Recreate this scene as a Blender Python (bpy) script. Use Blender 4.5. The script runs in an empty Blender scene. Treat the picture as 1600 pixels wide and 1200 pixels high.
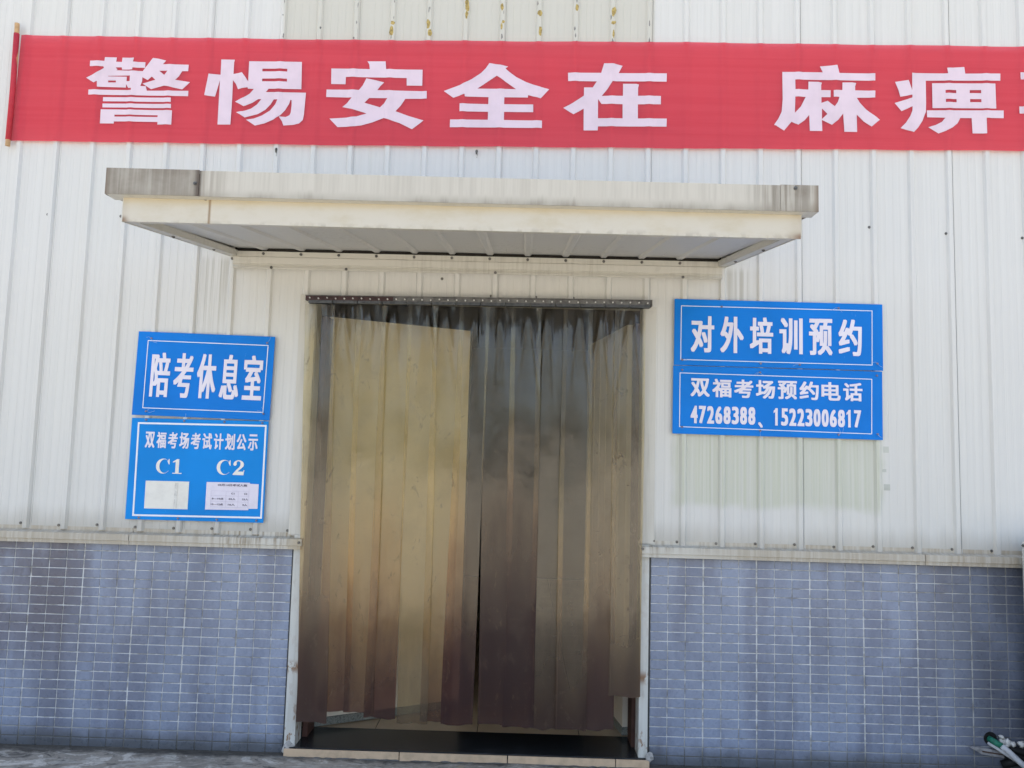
import bpy, math, random
from mathutils import Vector, Matrix
from mathutils import noise as mnoise

# ------------------------------------------------------------------ camera
S = bpy.context.scene
COL = S.collection
YAW, PITCH, ROLL = -0.01422757, 0.08630384, 0.02666170
CX, CD, CH = 0.3207, 4.38296, 1.7243
cy, sy, cp, sp = math.cos(YAW), math.sin(YAW), math.cos(PITCH), math.sin(PITCH)
fwd = Vector((sy * cp, cy * cp, sp)); right = Vector((cy, -sy, 0)); up = right.cross(fwd)
cr, sr = math.cos(ROLL), math.sin(ROLL)
r2 = right * cr + up * sr; u2 = -right * sr + up * cr
cam = bpy.data.cameras.new('camera'); camo = bpy.data.objects.new('camera', cam); COL.objects.link(camo)
camo.matrix_world = Matrix(((r2.x, u2.x, -fwd.x, CX), (r2.y, u2.y, -fwd.y, -CD), (r2.z, u2.z, -fwd.z, CH), (0, 0, 0, 1)))
cam.sensor_width = 36.0; cam.lens = 1180.0 / 1600 * 36; cam.clip_start = 0.05; cam.clip_end = 2000
S.camera = camo

# ------------------------------------------------------------------ sky, sun, exposure
SUN_EL, SUN_AZ = math.radians(60), math.radians(200)      # sun stands behind the building (+y), to the left
sdir = Vector((math.cos(SUN_EL) * -0.34, math.cos(SUN_EL) * 0.94, math.sin(SUN_EL))).normalized()
W = bpy.data.worlds.new('World'); S.world = W; W.use_nodes = True
wn, wl = W.node_tree.nodes, W.node_tree.links
sky = wn.new('ShaderNodeTexSky'); sky.sky_type = 'NISHITA'; sky.sun_disc = False
sky.sun_elevation = SUN_EL
sky.sun_rotation = math.atan2(sdir.x, sdir.y)
sky.dust_density = 3.0; sky.air_density = 1.0; sky.ozone_density = 1.0
hz = wn.new('ShaderNodeHueSaturation'); hz.inputs['Saturation'].default_value = .72     # hazy sky, less blue
wl.new(sky.outputs[0], hz.inputs['Color']); wl.new(hz.outputs[0], wn['Background'].inputs[0]); wn['Background'].inputs[1].default_value = 0.15
sun = bpy.data.lights.new('sun', 'SUN'); suno = bpy.data.objects.new('sun', sun); COL.objects.link(suno)
sun.energy = 3.2; sun.angle = math.radians(0.5); sun.color = (1.0, 0.93, 0.82)
suno.rotation_euler = sdir.to_track_quat('Z', 'Y').to_euler(); suno.location = (0, 6, 20)
S.view_settings.view_transform = 'Standard'; S.view_settings.look = 'None'
S.view_settings.gamma = 1.0; S.view_settings.use_curve_mapping = False
S.view_settings.exposure = 1.49
S.cycles.max_bounces = 12; S.cycles.transparent_max_bounces = 24; S.cycles.diffuse_bounces = 5

# ------------------------------------------------------------------ node helpers
class M:
    def __init__(s, name):
        s.m = bpy.data.materials.new(name); s.m.use_nodes = True
        s.n = s.m.node_tree.nodes; s.l = s.m.node_tree.links
        s.b = s.n['Principled BSDF']; s.out = s.n['Material Output']
        s.geo = s.n.new('ShaderNodeNewGeometry')
    def put(s, sock, v):
        if isinstance(v, bpy.types.NodeSocket): s.l.new(v, sock)
        elif isinstance(v, (tuple, list)) and len(v) == 3 and sock.type == 'RGBA': sock.default_value = (*v, 1)
        else: sock.default_value = v
    def pos(s, scale=(1, 1, 1)):
        k = s.n.new('ShaderNodeVectorMath'); k.operation = 'MULTIPLY'
        s.l.new(s.geo.outputs['Position'], k.inputs[0]); k.inputs[1].default_value = scale
        return k.outputs[0]
    def xyz(s):
        k = s.n.new('ShaderNodeSeparateXYZ'); s.l.new(s.geo.outputs['Position'], k.inputs[0]); return k.outputs
    def noise(s, vec, scale=1, detail=3, rough=.5, dist=0):
        k = s.n.new('ShaderNodeTexNoise'); s.l.new(vec, k.inputs['Vector'])
        k.inputs['Scale'].default_value = scale; k.inputs['Detail'].default_value = detail
        k.inputs['Roughness'].default_value = rough; k.inputs['Distortion'].default_value = dist
        return k.outputs['Fac']
    def rng(s, v, a, b, c=0, d=1, smooth=True):
        k = s.n.new('ShaderNodeMapRange'); k.interpolation_type = 'SMOOTHSTEP' if smooth else 'LINEAR'
        s.put(k.inputs['Value'], v)
        k.inputs['From Min'].default_value = a; k.inputs['From Max'].default_value = b
        k.inputs['To Min'].default_value = c; k.inputs['To Max'].default_value = d
        return k.outputs[0]
    def math(s, op, a, b=0.0, clamp=False):
        k = s.n.new('ShaderNodeMath'); k.operation = op; k.use_clamp = clamp
        s.put(k.inputs[0], a); s.put(k.inputs[1], b); return k.outputs[0]
    def mul(s, *a):
        r = a[0]
        for x in a[1:]: r = s.math('MULTIPLY', r, x)
        return r
    def mix(s, f, a, b, mode='MIX'):
        k = s.n.new('ShaderNodeMix'); k.data_type = 'RGBA'; k.blend_type = mode
        s.put(k.inputs[0], f); s.put(k.inputs[6], a); s.put(k.inputs[7], b); return k.outputs[2]
    def rand(s):
        k = s.n.new('ShaderNodeObjectInfo'); return k.outputs['Random']
    def bump(s, h, strength=.3, dist=.002):
        k = s.n.new('ShaderNodeBump'); k.inputs['Strength'].default_value = strength; k.inputs['Distance'].default_value = dist
        s.l.new(h, k.inputs['Height']); s.l.new(k.outputs[0], s.b.inputs['Normal']); return k.outputs[0]
    def fin(s, col, rough=.5, spec=.5, metal=0):
        s.put(s.b.inputs['Base Color'], col); s.put(s.b.inputs['Roughness'], rough)
        s.b.inputs['Specular IOR Level'].default_value = spec; s.put(s.b.inputs['Metallic'], metal)
        return s.m

def box_mask(m, x0, x1, z0, z1, soft=.01):
    X = m.xyz(); nz = m.math('MULTIPLY', m.math('SUBTRACT', m.noise(m.pos(), 6, 3), .5), soft * 3)
    x = m.math('ADD', X[0], nz); z = m.math('ADD', X[2], nz)
    return m.mul(m.rng(x, x0 - soft, x0 + soft), m.rng(x, x1 - soft, x1 + soft, 1, 0),
                 m.rng(z, z0 - soft, z0 + soft), m.rng(z, z1 - soft, z1 + soft, 1, 0))

def mat_panel():
    m = M('painted_sheet'); X = m.xyz()
    streak = m.noise(m.pos((38, 2, .35)), 1, 4, .6)
    fine = m.noise(m.pos((160, 3, .15)), 1, 2, .5)
    big = m.noise(m.pos((.8, 1, .5)), 1, 3)
    col = m.mix(m.rng(streak, .35, .75), (.655, .66, .645), (.615, .62, .61))
    col = m.mix(m.mul(m.rng(fine, .58, .72), .16), col, (.47, .48, .48))
    col = m.mix(m.rng(big, .3, .75, 0, .5), col, (.655, .66, .62))
    col = m.mix(m.mul(m.rng(m.noise(m.pos((9, 1, .5)), 1, 5, .65), .55, .8), .35), col, (.50, .50, .46))
    # older, yellower paint where signs used to hang
    old = box_mask(m, -1.19, 1.06, 4.1, 6.0, .012)
    col = m.mix(m.mul(old, .75), col, (.53, .52, .45))
    old2 = box_mask(m, 1.2, 2.395, 1.43, 1.9, .035)
    st = m.rng(m.noise(m.pos((70, 2, .5)), 1, 3, .6), .3, .7, .35, .9)
    col = m.mix(m.mul(old2, st), col, (.50, .53, .43))
    # grime that has run down onto the foot of the sheets
    foot = m.mul(m.rng(m.math('ADD', X[2], m.math('MULTIPLY', m.noise(m.pos((14, 2, 2)), 1, 4), .12)), 1.27, 1.42, 1, 0), .65)
    col = m.mix(foot, col, (.40, .39, .35))
    # drip streaks beside the canopy's ends
    for cx_ in (-1.50, 1.56):
        k = m.mul(m.rng(m.math('ABSOLUTE', m.math('SUBTRACT', X[0], cx_)), .0, .16, 1, 0),
                  m.rng(X[2], 2.15, 2.75), m.rng(X[2], 2.78, 2.84, 1, 0), m.rng(m.noise(m.pos((45, 2, .8)), 1, 3), .40, .62))
        col = m.mix(m.mul(k, .7), col, (.38, .37, .32))
    spots = m.rng(m.noise(m.pos((3.1, 1, 2.3)), 2.2, 2), .76, .79)
    col = m.mix(m.mul(spots, .5), col, (.45, .45, .44))
    m.bump(m.math('ADD', m.mul(fine, .5), m.noise(m.pos((1.6, 1, .8)), 1, 2)), .35, .01)
    return m.fin(col, m.rng(streak, .3, .8, .38, .52), .4)

def mat_plain(name, col, rough=.5, spec=.5, metal=0, var=.12, scale=8, dark=None, bump=0):
    m = M(name); n = m.noise(m.pos(), scale, 4, .6)
    dk = dark or tuple(c * (1 - var * 2.2) for c in col)
    c = m.mix(m.rng(n, .35, .75), col, dk)
    if bump: m.bump(m.noise(m.pos(), scale * 6, 3), .4, bump)
    return m.fin(c, rough, spec, metal)

def mat_trim(name, col, dirt=(.32, .30, .25), amt=.5):
    m = M(name); X = m.xyz()
    n = m.noise(m.pos((55, 20, 2.2)), 1, 4, .6); b = m.noise(m.pos((1.3, 1, 3)), 1, 3)
    c = m.mix(m.mul(m.rng(n, .42, .68), m.rng(b, .4, .62), amt), col, dirt)
    c = m.mix(m.rng(m.noise(m.pos(), 14, 4), .62, .74, 0, .3), c, tuple(v * .7 for v in col))
    if name == 'sill_flashing':
        k = m.math('MAXIMUM', m.rng(X[0], -1.1, -1.8), m.rng(X[0], 1.15, 1.7))
        c = m.mix(m.mul(k, m.rng(n, .25, .6, .3, .8)), c, (.40, .355, .28))
        c = m.mix(m.mul(m.rng(X[0], -1.03, -.95), m.rng(X[0], -.90, -.88, 1, 0), .7), c, (.40, .33, .22))
    return m.fin(c, .45, .4)

def mat_fascia():
    m = M('weathered_fascia'); X = m.xyz()
    run = m.noise(m.pos((60, 5, 1.6)), 1, 4, .65)
    c = m.mix(m.rng(run, .35, .75), (.53, .515, .465), (.45, .435, .39))
    # soot run-off: strongest at both end pieces, and along the lower lip
    lend = m.rng(X[0], -1.086, -1.084, 1, 0); rend = m.rng(X[0], 1.20, 1.42)
    e = m.math('MAXIMUM', m.math('MULTIPLY', lend, m.rng(run, .25, .6, .62, .95)), m.math('MULTIPLY', rend, m.rng(run, .38, .6, .35, .95)))
    c = m.mix(m.mul(e, m.rng(m.noise(m.pos((5, 5, 7)), 1, 4, .6), .3, .7, .62, .95)), c, (.17, .145, .115))
    c = m.mix(m.mul(m.rng(X[0], -1.09, -.9, 1, 0), m.rng(X[0], -1.09, -1.088), m.rng(run, .3, .6), .5), c, (.22, .19, .15))
    lip = m.mul(m.rng(m.math('ADD', X[2], m.math('MULTIPLY', run, .07)), 2.785, 2.84, 1, 0), m.rng(m.noise(m.pos((9, 5, 4)), 1, 4), .3, .7, .3, .85))
    c = m.mix(lip, c, (.22, .20, .16))
    seam = m.mul(m.rng(m.math('ABSOLUTE', m.math('SUBTRACT', X[0], -1.09)), .002, .022, 1, 0), .9)
    c = m.mix(seam, c, (.09, .07, .055))
    end = m.math('MAXIMUM', m.rng(X[0], -1.49, -1.465, 1, 0), m.rng(X[0], 1.52, 1.55))
    c = m.mix(m.mul(end, .6), c, (.13, .085, .05))
    return m.fin(c, .5, .35)

def mat_band():
    m = M('canopy_band'); X = m.xyz()
    n = m.noise(m.pos((6, 5, 12)), 1, 5, .65)
    c = m.mix(m.rng(n, .4, .75), (.56, .54, .48), (.51, .475, .385))
    c = m.mix(m.mul(m.rng(m.math('ADD', X[2], m.math('MULTIPLY', n, .03)), 2.66, 2.70, 1, 0), m.rng(m.noise(m.pos((26, 5, 20)), 1, 4), .48, .62, .0, .55)), c, (.28, .25, .2))
    c = m.mix(m.rng(X[2], 2.72, 2.785, 0, .45), c, (.58, .47, .26))
    d = m.math('MAXIMUM', m.rng(X[0], -1.43, -1.395, 1, 0), m.rng(X[0], 1.42, 1.50))
    rz = m.rng(m.math('ADD', X[2], m.math('MULTIPLY', n, .05)), 2.685, 2.72, 1, .15)
    c = m.mix(m.mul(d, rz, .85), c, (.16, .075, .025))
    s = m.mul(m.rng(m.math('ABSOLUTE', m.math('SUBTRACT', X[0], -1.055)), .0, .01, 1, 0), .8)
    c = m.mix(s, c, (.25, .16, .08))
    return m.fin(c, .45, .4)

def mat_tile():
    m = M('glazed_tile'); X = m.xyz(); r = m.rand()
    c = m.mix(m.rng(r, 0, 1, 0, 1, False), (.272, .326, .448), (.300, .352, .472))
    c = m.mix(m.rng(m.noise(m.pos((70, 1, 70)), 1, 3), .35, .7, 0, .35), c, (.215, .245, .32))
    run = m.noise(m.pos((5, 1, 1.1)), 1, 5, .62)
    c = m.mix(m.rng(run, .40, .66, 0, .50), c, (.115, .12, .165))
    c = m.mix(m.rng(m.noise(m.pos((1.6, 1, .8)), 1, 3), .42, .66, 0, .25), c, (.12, .13, .17))
    left = m.mul(m.rng(X[0], -2.35, -1.75, 1, 0), m.rng(m.noise(m.pos((3.2, 1, 1.4)), 1, 4, .6), .32, .56), m.rng(X[2], .3, .8, .35, 1), .8)
    c = m.mix(left, c, (.11, .105, .13))
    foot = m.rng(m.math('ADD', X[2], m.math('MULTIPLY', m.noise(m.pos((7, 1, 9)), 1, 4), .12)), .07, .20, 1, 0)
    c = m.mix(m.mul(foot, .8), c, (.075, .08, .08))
    rt = m.mul(m.rng(X[0], 2.3, 3.1), m.rng(m.noise(m.pos((4, 1, 1.6)), 1, 4), .3, .6, .35, .8))  # grime plus the cabinet's shade, both put into the tile colour
    c = m.mix(rt, c, (.09, .10, .13))
    m.bump(m.noise(m.pos((1, 1, 1)), 60, 3), .25, .0012)
    return m.fin(c, m.rng(m.noise(m.pos((20, 1, 20)), 1, 3), .3, .7, .22, .45), .4)

def mat_grout():
    m = M('grout'); X = m.xyz()
    n = m.noise(m.pos((13, 1, 17)), 1, 5, .65)
    c = m.mix(m.rng(n, .42, .66), (.66, .68, .69), (.30, .295, .28))
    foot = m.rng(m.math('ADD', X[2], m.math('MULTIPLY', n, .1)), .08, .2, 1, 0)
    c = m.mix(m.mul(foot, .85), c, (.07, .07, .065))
    c = m.mix(m.rng(X[0], 2.5, 3.1, 0, .6), c, (.17, .18, .19))  # grout darkened toward the cabinet for the same grime and shade
    return m.fin(c, .85, .2)

def mat_concrete():
    m = M('stained_concrete')
    a = m.noise(m.pos((1.3, 3, 1)), 1.3, 6, .65, .6); b = m.noise(m.pos((1, 2.2, 1)), 5, 5, .7, .8); c3 = m.noise(m.pos(), 60, 3, .6)
    c = m.mix(m.rng(a, .35, .7), (.36, .335, .29), (.24, .225, .195))
    c = m.mix(m.rng(b, .54, .62, 0, .9), c, (.60, .58, .53))
    c = m.mix(m.rng(m.noise(m.pos((1, 2, 1)), 2.3, 3), .64, .70, 0, .8), c, (.42, .35, .22))
    c = m.mix(m.rng(b, .47, .36, 0, .85), c, (.085, .083, .078))
    c = m.mix(m.rng(m.noise(m.pos((2.2, 5, 1)), 2.6, 5, .6, 1.2), .54, .62, 0, .6), c, (.48, .47, .43))
    c = m.mix(m.rng(c3, .4, .8, 0, .4), c, (.12, .12, .115))
    X = m.xyz()
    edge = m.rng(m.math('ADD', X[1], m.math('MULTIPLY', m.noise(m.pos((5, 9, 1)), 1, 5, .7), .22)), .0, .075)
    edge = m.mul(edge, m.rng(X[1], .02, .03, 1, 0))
    c = m.mix(m.mul(edge, .85), c, (.04, .04, .038))  # damp at the wall foot, with the shadow line painted in
    # unseen ground farther out, made paler and warmer to bounce light under the canopy
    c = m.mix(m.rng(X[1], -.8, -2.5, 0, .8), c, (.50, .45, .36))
    m.bump(m.math('ADD', b, m.mul(c3, .5)), .6, .01)
    return m.fin(c, .85, .25)

def mat_sign(name, c0):
    m = M(name)
    n = m.noise(m.pos((2, 1, 2)), 1.2, 3)
    c = m.mix(m.rng(n, .3, .7), c0, tuple(v * .86 for v in c0))
    sc = m.rng(m.noise(m.pos((30, 1, 9)), 1, 4, .7, 1.5), .69, .72, 0, .25)
    c = m.mix(sc, c, (.25, .42, .75))
    m.bump(m.noise(m.pos((3, 1, 3)), 1.5, 2), .3, .01)
    return m.fin(c, .42, .18)

def mat_banner():
    m = M('banner_cloth'); X = m.xyz()
    w = m.noise(m.pos((.6, 1, 30)), 1, 3, .6)
    c = m.mix(m.rng(w, .35, .7), (.84, .125, .17), (.79, .10, .145))
    c = m.mix(m.rng(m.math('ABSOLUTE', m.math('SUBTRACT', X[0], -2.8)), .02, .11, .25, 0), c, (.35, .02, .09))
    m.bump(m.math('ADD', w, m.noise(m.pos((3, 1, 8)), 1, 3)), .5, .006)
    m.fin(c, .6, .25)
    tr = m.n.new('ShaderNodeBsdfTranslucent'); tr.inputs[0].default_value = (.8, .06, .08, 1)
    tp = m.n.new('ShaderNodeBsdfTransparent'); tp.inputs[0].default_value = (1, .35, .38, 1)
    k1 = m.n.new('ShaderNodeMixShader'); k1.inputs[0].default_value = .30
    m.l.new(m.b.outputs[0], k1.inputs[1]); m.l.new(tr.outputs[0], k1.inputs[2])
    k2 = m.n.new('ShaderNodeMixShader'); k2.inputs[0].default_value = .36
    m.l.new(k1.outputs[0], k2.inputs[1]); m.l.new(tp.outputs[0], k2.inputs[2]); m.l.new(k2.outputs[0], m.out.inputs[0])
    return m.m

def mat_pvc():
    m = M('aged_pvc'); X = m.xyz(); r = m.rand()
    zz = m.math('ADD', X[2], m.math('MULTIPLY', m.math('SUBTRACT', m.noise(m.pos((5, 1, 1.2)), 1, 4, .6), .5), .9))
    def attr(n):
        k = m.n.new('ShaderNodeAttribute'); k.attribute_name = n; return k.outputs['Fac']
    soil, hue, eu, film = attr('soil'), attr('hue'), attr('across'), attr('film')
    low = m.rng(m.math('SUBTRACT', zz, soil), .55, -.35)   # hands and shoes have soiled the lower half
    mid = m.rng(m.math('SUBTRACT', zz, soil), 1.1, .1)
    top = m.rng(X[2], 2.28, 2.5)
    tc = m.mix(mid, (.955, .875, .63), m.mix(hue, (.95, .81, .44), (.95, .69, .34)))
    tc = m.mix(low, tc, m.mix(hue, (.50, .38, .28), (.50, .27, .22)))
    tc = m.mix(top, tc, (.96, .94, .86))
    blot = m.noise(m.pos((9, 1, 5)), 1, 6, .7, .4)
    scr = m.noise(m.pos((14, 1, 60)), 1, 4, .7, 2)
    dc = m.mix(low, m.mix(m.mul(mid, hue), (.34, .285, .19), (.28, .165, .085)), m.mix(hue, (.070, .052, .042), (.055, .030, .034)))
    dc = m.mix(m.rng(blot, .55, .75, 0, .5), dc, (.13, .095, .07))
    f = m.rng(low, 0, 1, .07, .58, False)
    rim = m.mul(m.rng(m.math('ABSOLUTE', m.math('SUBTRACT', m.math('ABSOLUTE', eu), .90)), .035, .0), m.rng(m.noise(m.pos((24, 1, 1.4)), 1, 5, .7), .47, .66))
    dc = m.mix(m.mul(rim, .8), dc, (.12, .07, .035)); f = m.math('ADD', f, m.mul(rim, .5))
    f = m.math('MAXIMUM', f, m.rng(zz, .75, .25, 0, .42)); f = m.math('ADD', f, m.rng(blot, .56, .8, 0, .22)); f = m.math('ADD', f, m.rng(scr, .62, .70, 0, .12))
    smear = m.mul(m.rng(m.noise(m.pos((7, 1, 3.2)), 1, 5, .62, 2.2), .60, .66), m.rng(m.noise(m.pos((40, 1, 22)), 1, 3), .42, .6))
    dc = m.mix(m.mul(smear, .7), dc, (.08, .055, .03)); f = m.math('ADD', f, m.mul(smear, .28))
    f = m.math('MULTIPLY', f, m.rng(X[2], 2.2, 2.5, 1, .45), True)
    lw = m.n.new('ShaderNodeLayerWeight'); lw.inputs[0].default_value = .5      # sheet looks thicker edge-on; cream here paints in fold highlights
    side = m.rng(lw.outputs['Facing'], .45, .95)
    f = m.math('ADD', f, m.mul(side, .55), True); dc = m.mix(m.mul(side, .6), dc, (.62, .55, .40))
    f = m.math('ADD', f, m.math('MULTIPLY', film, m.rng(X[2], 2.3, 1.5, .35, 1)), True)
    dc = m.mix(m.math('MULTIPLY', film, 1.6, True), dc, m.mix(low, (.125, .090, .062), (.075, .048, .038)))
    foot = m.rng(m.math('ADD', X[2], m.math('MULTIPLY', blot, .15)), .22, .36, 1, 0)
    dc = m.mix(m.mul(foot, .5), dc, (.06, .045, .04)); 
    f = m.math('ADD', f, m.mul(foot, .12), True)
    tp = m.n.new('ShaderNodeBsdfTransparent'); m.l.new(tc, tp.inputs[0])
    df = m.n.new('ShaderNodeBsdfDiffuse'); m.l.new(dc, df.inputs[0])
    tl = m.n.new('ShaderNodeBsdfTranslucent'); m.l.new(tc, tl.inputs[0])
    top_b = m.rng(X[2], 2.0, 2.45)
    bp = m.n.new('ShaderNodeBump'); bp.inputs['Strength'].default_value = .35; bp.inputs['Distance'].default_value = .014
    m.l.new(m.math('ADD', m.noise(m.pos((5, 1, 1.3)), 1, 2), m.math('ADD', m.mul(m.noise(m.pos((16, 1, 10)), 1, 4), .25), m.mul(m.noise(m.pos((26, 1, 3)), 1, 3, .5, 1), top_b, 1.6))), bp.inputs['Height'])
    gl = m.n.new('ShaderNodeBsdfGlossy'); m.put(gl.inputs['Roughness'], m.rng(blot, .3, .7, .07, .22)); m.l.new(bp.outputs[0], gl.inputs['Normal'])
    a = m.n.new('ShaderNodeMixShader'); a.inputs[0].default_value = .22; m.l.new(df.outputs[0], a.inputs[1]); m.l.new(tl.outputs[0], a.inputs[2])
    b = m.n.new('ShaderNodeMixShader'); m.l.new(f, b.inputs[0]); m.l.new(tp.outputs[0], b.inputs[1]); m.l.new(a.outputs[0], b.inputs[2])
    fr = m.n.new('ShaderNodeFresnel'); fr.inputs[0].default_value = 1.8; m.l.new(bp.outputs[0], fr.inputs['Normal'])
    c = m.n.new('ShaderNodeMixShader'); m.l.new(m.mul(fr.outputs[0], m.rng(low, 0, 1, .95, .35, False)), c.inputs[0]); m.l.new(b.outputs[0], c.inputs[1]); m.l.new(gl.outputs[0], c.inputs[2])
    m.l.new(c.outputs[0], m.out.inputs[0]); return m.m

def mat_jamb():
    m = M('door_jamb_paint'); X = m.xyz()
    n = m.noise(m.pos((30, 30, 14)), 1, 5, .7)
    c = m.mix(m.rng(m.noise(m.pos((30, 5, 2)), 1, 3), .4, .7), (.62, .63, .60), (.52, .52, .48))
    rust = m.math('MAXIMUM', m.mul(m.rng(X[2], .05, .42, 1, .12), m.rng(n, .52, .60)), m.mul(m.rng(m.math('ABSOLUTE', m.math('SUBTRACT', X[2], .47)), .0, .05, 1, 0), m.rng(n, .42, .5)))
    c = m.mix(m.mul(rust, .9), c, (.24, .12, .05))
    return m.fin(c, .5, .4)

def mat_granite(name, base, speck, rough=.3, amt=.55):
    m = M(name); n = m.noise(m.pos(), 160, 2, .6)
    c = m.mix(m.rng(n, amt, amt + .1), base, speck)
    c = m.mix(m.rng(m.noise(m.pos(), 9, 4), .45, .75, 0, .4), c, tuple(v * 1.8 + .02 for v in base))
    return m.fin(c, rough, .35)

PANEL = mat_panel(); TRIM = mat_trim('flashing_paint', (.60, .59, .54), amt=.28); FASCIA = mat_fascia(); BAND = mat_band()
SOFFIT = mat_trim('soffit_paint', (.60, .60, .58), (.40, .39, .36), .3)
SILLM = mat_trim('sill_flashing', (.56, .55, .50), (.27, .225, .16), 1.0)
TILE = mat_tile(); GROUT = mat_grout(); CONC = mat_concrete(); PVC = mat_pvc(); JAMB = mat_jamb(); CLOTH = mat_banner()
BLUE = mat_sign('blue_board', (.001, .20, .72)); BLUE2 = mat_sign('blue_board_lighter', (.001, .255, .76))
VINYL = mat_plain('white_vinyl', (.76, .74, .85), .4, .4, var=.03); BTEXT = mat_plain('banner_print', (.72, .60, .69), .6, .3, var=.04)
FRAMEW = mat_plain('white_line', (.80, .84, .9), .4, .4, var=.02)
CREAMT = mat_plain('cream_vinyl', (.80, .80, .76), .4, .4, var=.04)
STEEL = mat_plain('zinc_screw', (.21, .205, .195), .45, .5, .6, .3, 60)
RAILR = mat_plain('maroon_paint', (.055, .022, .026), .45, .5, 0, .3, 40)
RAILS = mat_plain('galvanised_rail', (.22, .22, .22), .35, .5, .75, .25, 30)
PLATE = mat_plain('grey_clamp', (.10, .112, .13), .45, .5, .4, .25, 50)
BOLT = mat_plain('bright_bolt', (.75, .75, .75), .3, .5, .7, .1, 50)
WOOD = mat_plain('raw_wood', (.58, .38, .20), .7, .3, 0, .15, 30)
LEAFM = mat_plain('door_leaf_paint', (.84, .80, .70), .45, .4, 0, .06, 4)
LEAFD = mat_plain('gasket_and_gap_shade', (.05, .055, .06), .5, .4, 0, .2, 12)
SPECK = mat_granite('speckled_stone', (.24, .26, .24), (.10, .11, .11), .4, .5)
BLACKG = mat_granite('black_granite', (.014, .016, .018), (.045, .046, .05), .22, .6)
PEACH = mat_plain('peach_tile', (.66, .49, .33), .45, .4, 0, .10, 18)
FLOORT = mat_plain('beige_floor_tile', (.62, .51, .37), .28, .45, 0, .10, 3)
DARKJ = mat_plain('gap_shade', (.03, .028, .025), .8, .2, 0, .2, 20)
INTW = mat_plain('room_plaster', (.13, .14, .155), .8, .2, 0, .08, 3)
ROOFM = mat_plain('roof_sheet', (.45, .46, .46), .5, .4)
ACM = mat_plain('cabinet_paint', (.66, .66, .63), .4, .5, 0, .06, 6)
DARKP = mat_plain('black_rubber', (.012, .013, .014), .6, .3, 0, .3, 30)
PIPEW = mat_plain('white_pipe', (.58, .60, .63), .4, .4, 0, .12, 30)
PIPEG = mat_plain('green_tape', (.02, .20, .13), .5, .4, 0, .2, 40)
FOAM = mat_plain('white_foam', (.75, .75, .72), .8, .2, 0, .15, 40)
GLUE = mat_plain('yellow_glue', (.50, .38, .13), .6, .3, 0, .3, 70)
GLUEG = mat_plain('grey_scuff', (.26, .26, .25), .7, .3, 0, .3, 70)
PAPER = mat_plain('white_paper', (.78, .78, .74), .7, .2, 0, .04, 20)
PAPER2 = mat_plain('printed_paper', (.74, .72, .84), .6, .2, 0, .03, 20)
INK = mat_plain('grey_ink', (.16, .15, .22), .7, .2)
INKL = mat_plain('faint_rule', (.58, .55, .68), .7, .2)
WIRE = mat_plain('binding_wire', (.30, .24, .30), .4, .5, .5, .2, 60)
WIREL = mat_plain('pale_tie_end', (.30, .50, .82), .4, .5, 0, .1, 60)
DOWNT = mat_plain('dark_stain', (.18, .175, .16), .8, .2, 0, .3, 60)

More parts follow.
